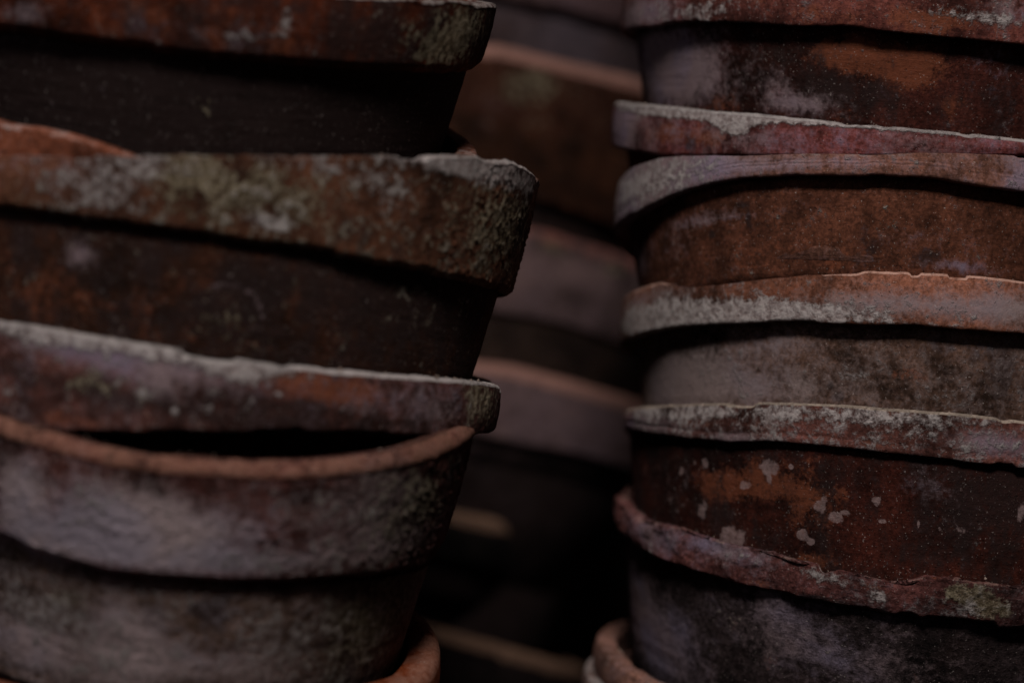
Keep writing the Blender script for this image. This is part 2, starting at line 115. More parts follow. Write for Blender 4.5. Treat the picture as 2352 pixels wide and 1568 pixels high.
 'R5': {'D': 1.08, 'cx': 0.17966, 'cz': -0.05685, 'R': 0.13056, 'roll': 0.10525, 'pitch': -0.07742, 'H': 0.01581, 'ov': 0.00343, 'k': 0.159, 'fs': 0.0, 'chamf': 0.0008, 'vis': 0.058, 'top': [(-1.5877, 0.01208), (-1.4281, 0.01257), (-1.1975, 0.01307), (-1.0105, 0.01386), (-0.6415, 0.01637), (-0.447, 0.01727), (-0.311, 0.01728), (-0.1364, 0.01764), (-0.0055, 0.018), (0.1542, 0.01767)], 'bot': [(-1.505, 0.0036), (-1.176, 0.00087), (-0.9925, -0.00043), (-0.7917, -0.00125), (-0.628, 0.0005), (-0.4802, 0.00012), (-0.3425, -0.00013), (-0.2101, -0.00043), (-0.0374, -0.00074), (0.1676, -0.00117)], 'blobs': [(1, 0, -1.2952, 0.00489, 0.241, 0.00566, 0.8), (0, 0, -0.8557, 0.01103, 0.1889, 0.00359, 0.45), (0, 0, -1.1928, 0.01043, 0.2322, 0.00298, 0.5), (0, 0, -0.5155, 0.01242, 0.1538, 0.00314, 0.35), (0, 0, -0.2833, 0.01394, 0.1514, 0.00345, 0.4), (0, 0, -0.0484, 0.01517, 0.1579, 0.00275, 0.35), (2, 0, -0.8501, 0.00563, 0.1668, 0.00216, 0.35), (2, 0, -0.3694, 0.00339, 0.1422, 0.00173, 0.2), (1, 0, -0.7543, -0.0001, 0.1122, 0.00285, 0.7), (1, 0, 0.0633, 0.00721, 0.1186, 0.00446, 0.7), (3, 0, -0.0472, 0.01345, 0.079, 0.00343, 0.35), (2, 0, -0.2772, 0.01453, 0.0137, 0.00103, 0.8), (2, 0, -0.2512, 0.01519, 0.0109, 0.00138, 0.8), (2, 0, -0.2189, 0.01592, 0.0108, 0.00086, 0.8), (2, 0, -0.1921, 0.01503, 0.0081, 0.00138, 0.8), (2, 0, -0.1286, 0.01757, 0.0159, 0.00069, 0.8), (5, 1, -0.643, -0.01001, 0.0347, 0.00317, 1.0), (5, 1, -0.644, -0.01406, 0.0104, 0.00317, 0.8), (5, 1, -0.7321, -0.01762, 0.0244, 0.0016, 1.0), (5, 1, -0.7481, -0.01899, 0.0153, 0.00089, 0.8), (5, 1, -0.5639, -0.00895, 0.0098, 0.00105, 1.0), (5, 1, -0.4578, -0.02389, 0.0198, 0.00261, 1.0), (5, 1, -0.4456, -0.02097, 0.0121, 0.00174, 0.9), (5, 1, -0.4388, -0.01951, 0.006, 0.00104, 0.7), (5, 1, -0.4032, -0.02744, 0.0237, 0.00243, 1.0), (5, 1, -0.3708, -0.02533, 0.0234, 0.00121, 0.9), (5, 1, -0.3792, -0.0289, 0.0059, 0.00156, 0.7), (5, 1, -0.2747, -0.01933, 0.0155, 0.00172, 1.0), (5, 1, -0.2736, -0.02122, 0.007, 0.00103, 0.8), (5, 1, -0.5161, -0.03587, 0.0221, 0.00227, 1.0), (5, 1, -0.4859, -0.03815, 0.0155, 0.00157, 1.0), (5, 1, -0.5002, -0.03709, 0.0141, 0.0014, 0.9), (5, 1, -0.2502, -0.02716, 0.014, 0.00086, 0.9), (5, 1, -0.7873, -0.03936, 0.0557, 0.00428, 0.95), (5, 1, -0.9127, -0.00996, 0.0209, 0.00253, 0.9), (5, 1, -0.9394, -0.0304, 0.0242, 0.00399, 0.8), (5, 1, -0.921, -0.02812, 0.0188, 0.00253, 0.7), (5, 1, -1.0422, -0.01381, 0.0143, 0.0022, 0.8), (5, 1, -0.9703, -0.01024, 0.0101, 0.00145, 0.7), (5, 1, -0.0122, -0.01134, 0.0135, 0.00172, 0.6), (5, 1, -0.0663, -0.02811, 0.0081, 0.00103, 0.8), (5, 1, 0.0074, -0.02716, 0.0243, 0.0024, 0.55), (5, 1, 0.0175, -0.0357, 0.0135, 0.00172, 0.5), (5, 1, 0.1919, -0.01783, 0.0165, 0.00447, 0.7), (5, 1, -0.0217, -0.03654, 0.0081, 0.00069, 0.7), (5, 1, -0.3192, -0.03824, 0.0086, 0.00138, 0.6), (5, 1, -0.3401, -0.0345, 0.0101, 0.00156, 0.5), (5, 1, -0.1344, -0.02691, 0.0055, 0.00155, 0.8), (5, 1, 0.1444, -0.03426, 0.0068, 0.00086, 0.7), (5, 1, -0.0592, -0.03754, 0.0041, 0.00051, 0.8), (2, 1, -0.8725, -0.01831, 0.0661, 0.009, 0.65), (2, 1, -0.6872, -0.01513, 0.09, 0.00708, 0.6), (2, 1, -0.5113, -0.01698, 0.126, 0.00873, 0.6), (2, 1, -0.4752, -0.03401, 0.1079, 0.01219, 0.35), (2, 1, -0.7755, -0.02116, 0.0982, 0.00535, 0.4), (2, 1, -0.4861, -0.04636, 0.0465, 0.00349, 0.5), (1, 1, -0.1183, -0.01237, 0.1225, 0.00859, 0.3), (1, 1, -1.173, -0.01423, 0.1889, 0.01116, 0.2), (4, 1, 0.0922, -0.0148, 0.1492, 0.0206, 0.4)], 'label': 'clay pot with cream-edged collar and pale paint splashes on maroon body', 'a': (0.17, 0.075, 0.062), 'b': (0.05, 0.016, 0.012), 'seed': 11, 'rim': {'lime': 0.42, 'haze': 0.3, 'rust': 0.12, 'moss': 0.15, 'grime_and_shade': 0.1}, 'body': {'lime': 0, 'haze': 0.04, 'rust': 0.05, 'moss': 0, 'grime_and_shade': 0.42}, 'rough': 1.0, 'lip': 1.0, 'lipcream': 1},  # dark body and its right-hand dark blob paint the fading light
 'R6': {'D': 1.08, 'cx': 0.17425, 'cz': -0.09792, 'R': 0.13003, 'roll': 0.10882, 'pitch': 0.09314, 'H': 0.01485, 'ov': 0.00488, 'k': 0.201, 'fs': 0.0, 'chamf': 0.0008, 'vis': 0.062, 'top': [(-1.3608, 0.01377), (-1.2111, 0.01421), (-1.0584, 0.01497), (-0.938, 0.01613), (-0.7438, 0.01544), (-0.6714, 0.01553), (-0.4818, 0.01491), (-0.3871, 0.01305), (-0.2964, 0.01344), (-0.2066, 0.01262), (-0.1381, 0.01389), (-0.0789, 0.01665), (0.0078, 0.0171), (0.0539, 0.01633), (0.2147, 0.01685)], 'bot': [(-1.3635, 0.00267), (-1.182, 0.00074), (-1.0347, 0.00031), (-0.9168, 0.00067), (-0.7264, 0.00015), (-0.5402, 0.0001), (-0.4203, -0.00012), (-0.2394, -0.00033), (-0.0844, -0.00114), (0.1166, -0.00167), (0.2338, -0.00111)], 'blobs': [(1, 0, -1.0945, 0.00877, 0.1856, 0.00553, 0.5), (1, 0, -0.7187, 0.01158, 0.127, 0.00391, 0.5), (1, 0, -0.8273, 0.01231, 0.1018, 0.00287, 0.4), (0, 0, -0.6852, 0.01157, 0.0457, 0.00142, 0.5), (0, 0, -0.4136, 0.01032, 0.0875, 0.00382, 0.45), (0, 0, -0.2199, 0.00569, 0.0299, 0.00276, 0.8), (0, 0, -0.3438, 0.00925, 0.0848, 0.00277, 0.3), (2, 0, -0.6268, 0.00231, 0.0836, 0.00247, 0.4), (2, 0, -0.7954, 0.0168, 0.1178, 0.00357, 0.3), (2, 0, -0.2492, 0.00862, 0.0958, 0.00345, 0.3), (2, 0, -0.0587, 0.0161, 0.0265, 0.00103, 0.6), (3, 0, 0.0533, 0.0102, 0.0529, 0.00515, 0.75), (3, 0, -0.0011, 0.0112, 0.029, 0.00275, 0.6), (0, 0, 0.0385, 0.00474, 0.0396, 0.00343, 0.5), (3, 0, 0.1382, 0.00682, 0.0667, 0.00516, 0.75), (0, 0, 0.1648, 0.00796, 0.0536, 0.00275, 0.4), (3, 0, 0.037, -0.00054, 0.0396, 0.00206, 0.4), (4, 0, -0.0483, 0.00523, 0.1058, 0.00687, 0.45), (4, 0, 0.1448, 0.0139, 0.0802, 0.00241, 0.4), (4, 0, -0.3766, 0.00056, 0.1147, 0.00173, 0.6), (1, 1, -1.3405, -0.02615, 0.1517, 0.02468, 0.8), (1, 1, -1.0932, -0.03835, 0.1923, 0.0166, 0.7), (1, 1, -0.5485, -0.00804, 0.1148, 0.00701, 0.55), (1, 1, -0.3734, -0.02224, 0.2974, 0.0104, 0.45), (3, 1, -0.8129, -0.01893, 0.1665, 0.00895, 0.15), (1, 1, -0.2003, -0.00376, 0.0421, 0.00241, 0.3), (5, 1, -0.1764, -0.00698, 0.014, 0.00086, 0.5), (5, 1, -0.1615, -0.008, 0.0097, 0.00086, 0.5), (4, 1, 0.0508, -0.01446, 0.2198, 0.0103, 0.3), (4, 1, -0.6984, -0.03441, 0.2218, 0.00709, 0.2)], 'label': 'slate-dark clay pot with a broken, wavy collar, under the paint-splashed pot', 'a': (0.13, 0.055, 0.05), 'b': (0.042, 0.03, 0.03), 'seed': 12, 'rim': {'lime': 0.2, 'haze': 0.3, 'rust': 0.1, 'moss': 0.1, 'grime_and_shade': 0.2}, 'body': {'lime': 0.0, 'haze': 0.2, 'rust': 0.02, 'moss': 0.05, 'grime_and_shade': 0.25}, 'rough': 2.0, 'lip': 0.35, 'lippink': 1},  # body coloured dark, more so to the right, for weakening light
 'R7': {'D': 1.08, 'cx': 0.15731, 'cz': -0.16343, 'R': 0.12212, 'roll': 0.14613, 'pitch': 0.08249, 'H': 0.01219, 'ov': 0.006, 'k': 0.2, 'fs': 0.0, 'chamf': 0.0008, 'vis': 0.05, 'top': [(-1.463, 0.01293), (-1.2931, 0.01241), (-1.1524, 0.01164), (-1.036, 0.01109), (-0.7488, 0.01282)], 'bot': [], 'blobs': [(0, 0, -1.0161, 0.01325, 0.0856, 0.00184, 0.4), (4, 0, -1.0781, 0.00931, 0.032, 0.00148, 0.6)], 'label': 'pinkish-tan clay pot with rounded lip jutting left below the broken collar', 'a': (0.24, 0.13, 0.1), 'b': (0.14, 0.065, 0.042), 'seed': 13, 'rim': {'lime': 0.2, 'haze': 0.35, 'rust': 0.03, 'moss': 0.1, 'grime_and_shade': 0.05}, 'body': {'grime_and_shade': 0.3}, 'rough': 0.7, 'lip': 0.25, 'lippink': 1, 'lipw': 0.009},
 'R8': {'D': 1.0770000000000002, 'cx': 0.15481, 'cz': -0.17493, 'R': 0.12512, 'roll': 0.14613, 'pitch': 0.08249, 'H': 0.011, 'ov': 0.006, 'k': 0.2, 'fs': 0.0, 'chamf': 0.0008, 'vis': 0.05, 'top': [], 'bot': [], 'blobs': [], 'label': 'pale chalky clay pot, lowest visible one of the right stack', 'a': (0.27, 0.16, 0.13), 'b': (0.14, 0.065, 0.042), 'seed': 14, 'rim': {'lime': 0.38, 'haze': 0.4, 'rust': 0.1, 'moss': 0.15, 'grime_and_shade': 0.05}, 'body': {'grime_and_shade': 0.2}, 'rough': 1.0, 'lip': 0.6},
 'B0': {'D': 1.45, 'cx': -0.04451, 'cz': 0.19749, 'R': 0.15004, 'roll': 0.16636, 'pitch': 0.03237, 'H': 0.02463, 'ov': 0.006, 'k': 0.2, 'fs': 0.0, 'chamf': 0.0008, 'vis': 0.05, 'top': [], 'bot': [(0.2191, -0.00034), (0.8312, 0.00061)], 'blobs': [(4, 1, 0.4685, -0.00495, 0.111, 0.00951, 0.3)], 'label': 'blurred slate-grey clay pot at the top of the gap between stacks', 'a': (0.072, 0.041, 0.04), 'b': (0.065, 0.055, 0.0625), 'seed': 21, 'rim': {'haze': 0.6}, 'body': {'haze': 0.65, 'grime_and_shade': 0.1}, 'lip': 0.3, 'bloom': ((0.142, 0.09, 0.087), (0.113, 0.081, 0.095))},
 'B1': {'D': 1.45, 'cx': -0.04887, 'cz': 0.12838, 'R': 0.15022, 'roll': 0.17562, 'pitch': 0.04081, 'H': 0.04392, 'ov': 0.006, 'k': 0.2, 'fs': 0.0, 'chamf': 0.0008, 'vis': 0.05, 'top': [(0.1923, 0.04457), (0.4156, 0.04387), (0.6025, 0.04347), (0.8431, 0.04362)], 'bot': [(0.1859, -0.00013), (0.3858, -0.00061), (0.7783, 0.00092)], 'blobs': [(3, 0, 0.3867, 0.02579, 0.1362, 0.01422, 0.35), (1, 0, 0.2839, 0.01333, 0.1309, 0.00708, 0.3), (2, 0, 0.1856, 0.02725, 0.0957, 0.01177, 0.15)], 'label': 'blurred brown clay pot with a bright salmon lip high in the gap', 'a': (0.05, 0.021, 0.014), 'b': (0.05, 0.025, 0.02), 'seed': 22, 'rim': {'haze': 0.1, 'rust': 0.0, 'moss': 0.25, 'grime_and_shade': 0.12}, 'body': {'grime_and_shade': 0.6}, 'lip': 1.0, 'lippink': 1, 'lipw': 0.014, 'bloom': ((0.142, 0.09, 0.087), (0.113, 0.081, 0.095))},
 'B2': {'D': 1.45, 'cx': -0.04964, 'cz': 0.09216, 'R': 0.14945, 'roll': 0.23809, 'pitch': 0.00941, 'H': 0.03973, 'ov': 0.006, 'k': 0.2, 'fs': 0.0, 'chamf': 0.0008, 'vis': 0.05, 'top': [], 'bot': [(0.4541, 0.00112), (0.6403, 0.00069), (0.8862, -0.00182)], 'blobs': [], 'label': 'blurred rusty clay pot in the gap just right of the lichen-crusted collar', 'a': (0.041, 0.017, 0.01), 'b': (0.04, 0.02, 0.015), 'seed': 23, 'rim': {'rust': 0.15, 'grime_and_shade': 0.2, 'moss': 0.08}, 'body': {'grime_and_shade': 0.7}, 'lip': 0.1, 'bloom': ((0.142, 0.09, 0.087), (0.113, 0.081, 0.095))},
 'B3': {'D': 1.45, 'cx': -0.05055, 'cz': 0.02152, 'R': 0.15061, 'roll': 0.2241, 'pitch': -0.03456, 'H': 0.04814, 'ov': 0.003, 'k': 0.174, 'fs': 0.0, 'chamf': 0.0008, 'vis': 0.05, 'top': [(0.3359, 0.04845), (0.4537, 0.04885), (0.5164, 0.04817), (0.8091, 0.04718)], 'bot': [(0.2746, -0.00132), (0.4754, 0.00073), (0.6287, 0.00105), (0.8326, -0.00043)], 'blobs': [(4, 0, 0.5533, 0.04161, 0.0932, 0.00717, 0.6), (3, 0, 0.443, 0.04015, 0.0873, 0.00475, 0.5), (3, 0, 0.7523, 0.03839, 0.0661, 0.00484, 0.5), (1, 0, 0.5744, 0.03005, 0.1514, 0.00718, 0.6), (1, 0, 0.3057, 0.02791, 0.0986, 0.01889, 0.5)], 'label': 'blurred grey clay pot with dull red lip, halfway down the gap', 'a': (0.087, 0.057, 0.055), 'b': (0.035, 0.0225, 0.0175), 'seed': 24, 'rim': {'haze': 0.55, 'moss': 0.15, 'grime_and_shade': 0.05}, 'body': {'moss': 0.1, 'grime_and_shade': 0.4}, 'lip': 0.5, 'lipred': 1, 'lipw': 0.012, 'bloom': ((0.195, 0.124, 0.12), (0.156, 0.112, 0.131))},
 'B4': {'D': 1.45, 'cx': -0.0477, 'cz': -0.04577, 'R': 0.15012, 'roll': 0.23467, 'pitch': -0.01971, 'H': 0.039, 'ov': 0.006, 'k': 0.2, 'fs': 0.0, 'chamf': 0.0008, 'vis': 0.008, 'top': [(0.141, 0.03806), (0.2743, 0.04035), (0.5122, 0.03952), (0.8482, 0.03788)], 'bot': [(0.2039, -0.00087), (0.5846, 0.00138), (0.9538, -0.00036)], 'blobs': [(2, 0, 0.6985, 0.03165, 0.1259, 0.01206, 0.35), (4, 0, 0.4685, 0.01514, 0.1243, 0.00476, 0.4), (2, 0, 0.1391, 0.04331, 0.0127, 0.00188, 0.6)], 'label': 'blurred lilac clay pot with a pale pink lip, above the dark part of the gap', 'a': (0.136, 0.091, 0.093), 'b': (0.05, 0.035, 0.035), 'seed': 25, 'rim': {'haze': 0.7, 'rust': 0.0}, 'body': {'grime_and_shade': 0.6}, 'lip': 0.9, 'lippink': 1, 'lipw': 0.016, 'bloom': ((0.195, 0.124, 0.12), (0.156, 0.112, 0.131))},
 'B5': {'D': 1.41, 'cx': -0.11513, 'cz': -0.10039, 'R': 0.12957, 'roll': 0.27356, 'pitch': -0.04293, 'H': 0.02704, 'ov': 0.006, 'k': 0.2, 'fs': 0.0, 'chamf': 0.0008, 'vis': 0.02, 'top': [(0.7168, 0.02635), (0.9378, 0.02736), (1.2437, 0.02742)], 'bot': [(0.7644, 0.00037), (1.0448, 0.00062)], 'blobs': [], 'label': 'small blurred black clay pot with brown lip ending in the dark gap', 'a': (0.016, 0.012, 0.011), 'b': (0.0225, 0.012, 0.01), 'seed': 26, 'rim': {'haze': 0.1, 'grime_and_shade': 0.3}, 'body': {'grime_and_shade': 0.8}, 'lip': 0.8, 'lipred': 0, 'lipw': 0.012, 'lipbrown': 1, 'bloom': ((0.142, 0.09, 0.087), (0.113, 0.081, 0.095))},
 'B6': {'D': 1.42, 'cx': -0.09651, 'cz': -0.18315, 'R': 0.13891, 'roll': 0.33014, 'pitch': -0.09203, 'H': 0.03586, 'ov': 0.006, 'k': 0.2, 'fs': 0.0, 'chamf': 0.0008, 'vis': 0.05, 'top': [(0.3063, 0.03459), (0.6095, 0.03636), (1.1074, 0.03659)], 'bot': [(0.3946, 0.00111)], 'blobs': [], 'label': 'lowest blurred clay pot of the gap, charcoal collar under a tan sloping lip', 'a': (0.018, 0.012, 0.012), 'b': (0.0225, 0.012, 0.01), 'seed': 27, 'rim': {'haze': 0.12, 'grime_and_shade': 0.3}, 'body': {'grime_and_shade': 0.8}, 'lip': 0.8, 'lipw': 0.012, 'lipbrown': 1, 'bloom': ((0.142, 0.09, 0.087), (0.113, 0.081, 0.095))},
}



# ------------------------------------------------------------------ clay material
def clay_material(name, p):
    m = bpy.data.materials.new(name)
    m.use_nodes = True
    nt = m.node_tree
    N, Lk = nt.nodes, nt.links
    bsdf = N['Principled BSDF']
    seed = p['seed']
    rough = p.get('rough', 1.0)

    tc = N.new('ShaderNodeTexCoord')
    mp = N.new('ShaderNodeMapping')
    mp.inputs['Location'].default_value = (seed * 1.37, seed * 0.71, seed * 2.13)
    Lk.new(tc.outputs['Object'], mp.inputs['Vector'])
    co = mp.outputs['Vector']
    mps = N.new('ShaderNodeMapping')           # squeezed along the axis: throwing lines
    mps.inputs['Scale'].default_value = (1, 1, 14)
    Lk.new(co, mps.inputs['Vector'])
    mpv = N.new('ShaderNodeMapping')           # stretched along the axis: dribbles
    mpv.inputs['Scale'].default_value = (1, 1, 0.6)
    Lk.new(co, mpv.inputs['Vector'])

    def noise(scale, detail=6, rgh=0.6, vec=co, dist=0.0):
        n = N.new('ShaderNodeTexNoise')
        n.inputs['Scale'].default_value = scale
        n.inputs['Detail'].default_value = detail
        n.inputs['Roughness'].default_value = rgh
        n.inputs['Distortion'].default_value = dist
        Lk.new(vec, n.inputs['Vector'])
        return n.outputs['Fac']

    def math_(op, a, b=None, c=None, clamp=False):
        n = N.new('ShaderNodeMath')
        n.operation = op
        n.use_clamp = clamp
        for k, v in enumerate((a, b, c)):
            if v is None:
                continue
            if isinstance(v, (int, float)):
                n.inputs[k].default_value = v
            else:
                Lk.new(v, n.inputs[k])
        return n.outputs[0]

    def ramp(x, a, b, lo=0.0, hi=1.0):
        n = N.new('ShaderNodeMapRange')
        n.interpolation_type = 'SMOOTHSTEP'
        Lk.new(x, n.inputs['Value'])
        n.inputs['From Min'].default_value = a
        n.inputs['From Max'].default_value = b
        n.inputs['To Min'].default_value = lo
        n.inputs['To Max'].default_value = hi
        return n.outputs['Result']

    def mix(f, a, b):
        n = N.new('ShaderNodeMix')
        n.data_type = 'RGBA'
        if isinstance(f, (int, float)):
            n.inputs['Factor'].default_value = f
        else:
            Lk.new(f, n.inputs['Factor'])
        for k, v in (('A', a), ('B', b)):
            s = n.inputs[6] if k == 'A' else n.inputs[7]
            if isinstance(v, tuple):
                s.default_value = (*v, 1)
            else:
                Lk.new(v, s)
        return n.outputs[2]

    def attr(nm):
        n = N.new('ShaderNodeAttribute')
        n.attribute_name = nm
        return n.outputs['Fac']

    big = noise(22, 5, 0.6, dist=0.4)
    mid = noise(75, 7, 0.65, dist=0.3)
    fine = noise(330, 6, 0.7)
    grit = noise(1100, 3, 0.6)
    line = noise(30, 5, 0.7, vec=mps.outputs['Vector'])
    drib = noise(80, 7, 0.7, vec=mpv.outputs['Vector'])

    isbody = attr('is_body')
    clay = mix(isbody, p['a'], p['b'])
    hsv = N.new('ShaderNodeHueSaturation')
    Lk.new(clay, hsv.inputs['Color'])
    v = math_('ADD', math_('MULTIPLY', big, 1.1), math_('MULTIPLY', mid, 0.7))
    Lk.new(ramp(v, 0.62, 1.18, 0.18, 1.4), hsv.inputs['Value'])
    hsv.inputs['Saturation'].default_value = 1.12
    grain = noise(620, 4, 0.75)
    gm = N.new('ShaderNodeMix')
    gm.data_type = 'RGBA'
    gm.blend_type = 'MULTIPLY'
    gm.inputs['Factor'].default_value = 1.0
    Lk.new(hsv.outputs['Color'], gm.inputs[6])
    gv = math_('MULTIPLY', ramp(grain, 0.3, 0.7, 0.55, 1.45), ramp(fine, 0.3, 0.7, 0.7, 1.3))
    cb = N.new('ShaderNodeCombineColor')
    for q in range(3):
        Lk.new(gv, cb.inputs[q])
    Lk.new(cb.outputs[0], gm.inputs[7])
    # fired orange shows where the skin has worn off
    col = gm.outputs[2]
    rust = ramp(math_('ADD', attr('rust'), math_('ADD', math_('MULTIPLY', math_('SUBTRACT', mid, 0.5), 1.9), math_('MULTIPLY', math_('SUBTRACT', grain, 0.5), 1.0))), 0.30, 0.75)
    col = mix(math_('MULTIPLY', rust, 0.75), col, (0.19, 0.058, 0.028))
    # dark dirt and algae, plus shade painted onto some bodies
    gr = ramp(math_('ADD', attr('grime_and_shade'), math_('ADD', math_('MULTIPLY', math_('SUBTRACT', drib, 0.5), 1.7), math_('MULTIPLY', math_('SUBTRACT', fine, 0.5), 0.7))), 0.30, 0.70)
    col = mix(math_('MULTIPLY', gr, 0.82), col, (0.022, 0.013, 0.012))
    # thin lilac salt bloom, soft edged
    hz = ramp(math_('ADD', attr('haze'), math_('ADD', math_('ADD', math_('MULTIPLY', math_('SUBTRACT', drib, 0.5), 0.8), math_('MULTIPLY', math_('SUBTRACT', mid, 0.5), 0.9)), math_('MULTIPLY', math_('SUBTRACT', fine, 0.5), 1.5))), 0.22, 1.10)
    h1, h2 = p.get('bloom', ((0.29, 0.21, 0.22), (0.225, 0.19, 0.265)))
    hcol = mix(ramp(big, 0.4, 0.65), h1, h2)
    col = mix(math_('MULTIPLY', hz, 0.8), col, hcol)
    # ochre moss / lichen crumbs
    mo = ramp(math_('ADD', attr('moss'), math_('ADD', math_('MULTIPLY', math_('SUBTRACT', mid, 0.5), 1.4), math_('MULTIPLY', math_('SUBTRACT', fine, 0.5), 1.6))), 0.42, 0.72)
    mcol = mix(ramp(fine, 0.4, 0.62), (0.095, 0.078, 0.045), (0.32, 0.27, 0.18))
    col = mix(math_('MULTIPLY', mo, 0.8), col, mcol)
    # grey-white lime crust, ragged edged
    lm = ramp(math_('ADD', attr('lime'), math_('ADD', math_('MULTIPLY', math_('SUBTRACT', mid, 0.5), 1.7), math_('MULTIPLY', math_('SUBTRACT', fine, 0.5), 2.2))), 0.40, 0.95)
    lcol = mix(ramp(fine, 0.36, 0.62), (0.24, 0.19, 0.18), (0.50, 0.45, 0.43))
    col = mix(math_('MULTIPLY', lm, 0.88), col, lcol)
    # worn lip; on the blurred pots a pale band paints the lit lip top
    lip = ramp(math_('ADD', attr('lip'), math_('ADD', math_('MULTIPLY', math_('SUBTRACT', mid, 0.5), 1.3), math_('MULTIPLY', math_('SUBTRACT', fine, 0.5), 0.9))), 0.30, 0.80)
    lc = (0.48, 0.43, 0.41)
    if p.get('liprust'):
        lc = (0.27, 0.125, 0.085)
    if p.get('lippink') and p['seed'] > 20:
        lc = (0.46, 0.24, 0.19)
    elif p.get('lippink'):
        lc = (0.60, 0.36, 0.28)
    if p.get('lipcream'):
        lc = (0.50, 0.40, 0.32)
    if p.get('lipred'):
        lc = (0.36, 0.13, 0.10)
    if p.get('lipbrown'):
        lc = (0.36, 0.21, 0.14)
    lcc = mix(ramp(fine, 0.35, 0.65), tuple(x * 0.7 for x in lc), lc)
    col = mix(math_('MULTIPLY', lip, 0.9), col, lcc)
    # old paint splashes, crisp
    sp = ramp(math_('ADD', attr('spot'), math_('ADD', math_('MULTIPLY', math_('SUBTRACT', mid, 0.5), 0.9), math_('MULTIPLY', math_('SUBTRACT', fine, 0.5), 0.7))), 0.44, 0.62)
    col = mix(math_('MULTIPLY', math_('MULTIPLY', sp, ramp(fine, 0.3, 0.6, 0.35, 0.85)), ramp(mid, 0.35, 0.65, 0.6, 1.0)), col, (0.30, 0.21, 0.20))
    # grit: pale crystals and dark pits
    col = mix(math_('MULTIPLY', ramp(grit, 0.64, 0.74), 0.55), col, (0.55, 0.48, 0.44))
    pit = math_('MULTIPLY', ramp(noise(420, 3, 0.6), 0.30, 0.36, 1.0, 0.0), ramp(mid, 0.45, 0.6))
    col = mix(math_('MULTIPLY', pit, 0.6), col, (0.02, 0.014, 0.012))
    Lk.new(col, bsdf.inputs['Base Color'])
    bsdf.inputs['Roughness'].default_value = 0.95
    bsdf.inputs['Specular IOR Level'].default_value = 0.12

    # relief in metres
    h = math_('MULTIPLY', math_('SUBTRACT', fine, 0.5), 0.00075 * rough)
    h = math_('ADD', h, math_('ADD', math_('MULTIPLY', grit, 0.00022 * rough), math_('MULTIPLY', grain, 0.00028 * rough)))
    h = math_('ADD', h, math_('MULTIPLY', line, 0.00015 if p.get('bloom') else 0.00045))
    crust = math_('ADD', lm, math_('MULTIPLY', mo, 0.8))
    h = math_('ADD', h, math_('MULTIPLY', math_('MULTIPLY', crust, fine), 0.0016))
    h = math_('SUBTRACT', h, math_('MULTIPLY', pit, 0.0004))
    h = math_('ADD', h, math_('MULTIPLY', sp, 0.00008))
    bump = N.new('ShaderNodeBump')
    bump.inputs['Strength'].default_value = 0.9
    bump.inputs['Distance'].default_value = 1.0
    Lk.new(h, bump.inputs['Height'])
    Lk.new(bump.outputs['Normal'], bsdf.inputs['Normal'])
    return m


# ------------------------------------------------------------------ pot geometry
def edge_line(tab, th, nominal):
    """height of a worn edge all round: measured where known, fading to nominal behind"""
    if len(tab) < 2:
        return np.full_like(th, nominal)
    t = np.array([a for a, b in tab])
    z = np.array([b for a, b in tab])
    tt = np.concatenate([[t[0] - 0.75, t[0] - 0.12], t, [t[-1] + 0.12, t[-1] + 0.75]])
    zz = np.concatenate([[nominal, z[0]], z, [z[-1], nominal]])
    y = np.interp(th, tt, zz, left=nominal, right=nominal)
    # round off the corners between measured points
    f = np.linspace(-math.pi, math.pi, 2400)
    yy = np.interp(f, tt, zz, left=nominal, right=nominal)
    k = np.hanning(19)
    k /= k.sum()
    yy = np.convolve(np.pad(yy, 9, mode='wrap'), k, mode='valid')
    return np.interp(th, f, yy)


def thetas(dense, step):
    a = np.arange(-dense, dense, step)
    b = np.arange(dense, 2 * math.pi - dense, 0.05)
    return np.concatenate([a, b])


def grid_mesh(name, P, attrs, mat, cap_last=False):
    """P: rows x cols x 3, columns wrap around"""
    nr, nc = P.shape[:2]
    me = bpy.data.meshes.new(name)
    V = P.reshape(-1, 3)
    j = np.arange(nc)
    jn = (j + 1) % nc
    i = np.arange(nr - 1)[:, None]
    q = np.stack([i * nc + j, i * nc + jn, (i + 1) * nc + jn, (i + 1) * nc + j], -1).reshape(-1, 4)
    nq = len(q)
    me.vertices.add(len(V))
    me.vertices.foreach_set('co', V.astype(np.float32).ravel())
    me.loops.add(nq * 4)
    me.loops.foreach_set('vertex_index', q.astype(np.int32).ravel())
    me.polygons.add(nq)
    me.polygons.foreach_set('loop_start', (np.arange(nq) * 4).astype(np.int32))
    me.polygons.foreach_set('use_smooth', np.ones(nq, dtype=bool))
    me.update(calc_edges=True)
    for k, v in attrs.items():
        at = me.attributes.new(k, 'FLOAT', 'POINT')
        at.data.foreach_set('value', np.broadcast_to(v, (nr, nc)).astype(np.float32).ravel())
    me.materials.append(mat)
    me.validate()
    return me


KIND = ['lime', 'haze', 'rust', 'moss', 'grime_and_shade', 'spot']


def stains(p, part, th, z, base):
    out = {}
    for k in KIND:
        out[k] = np.full(th.shape, base.get(k, 0.0))
    for kind, pt, t, zz, rt, rz, st in p['blobs']:
        if pt != part:
            continue
        dt = (th - t + math.pi) % (2 * math.pi) - math.pi
        d2 = (dt / rt) ** 2 + ((z - zz) / rz) ** 2
        if kind == 5:
            f = st * np.clip(1.12 - 0.6 * np.sqrt(d2), 0, 1)
            out['spot'] = np.maximum(out['spot'], f)
        else:
            out[KIND[kind]] = out[KIND[kind]] + st * np.exp(-d2 * 0.9)
    return out


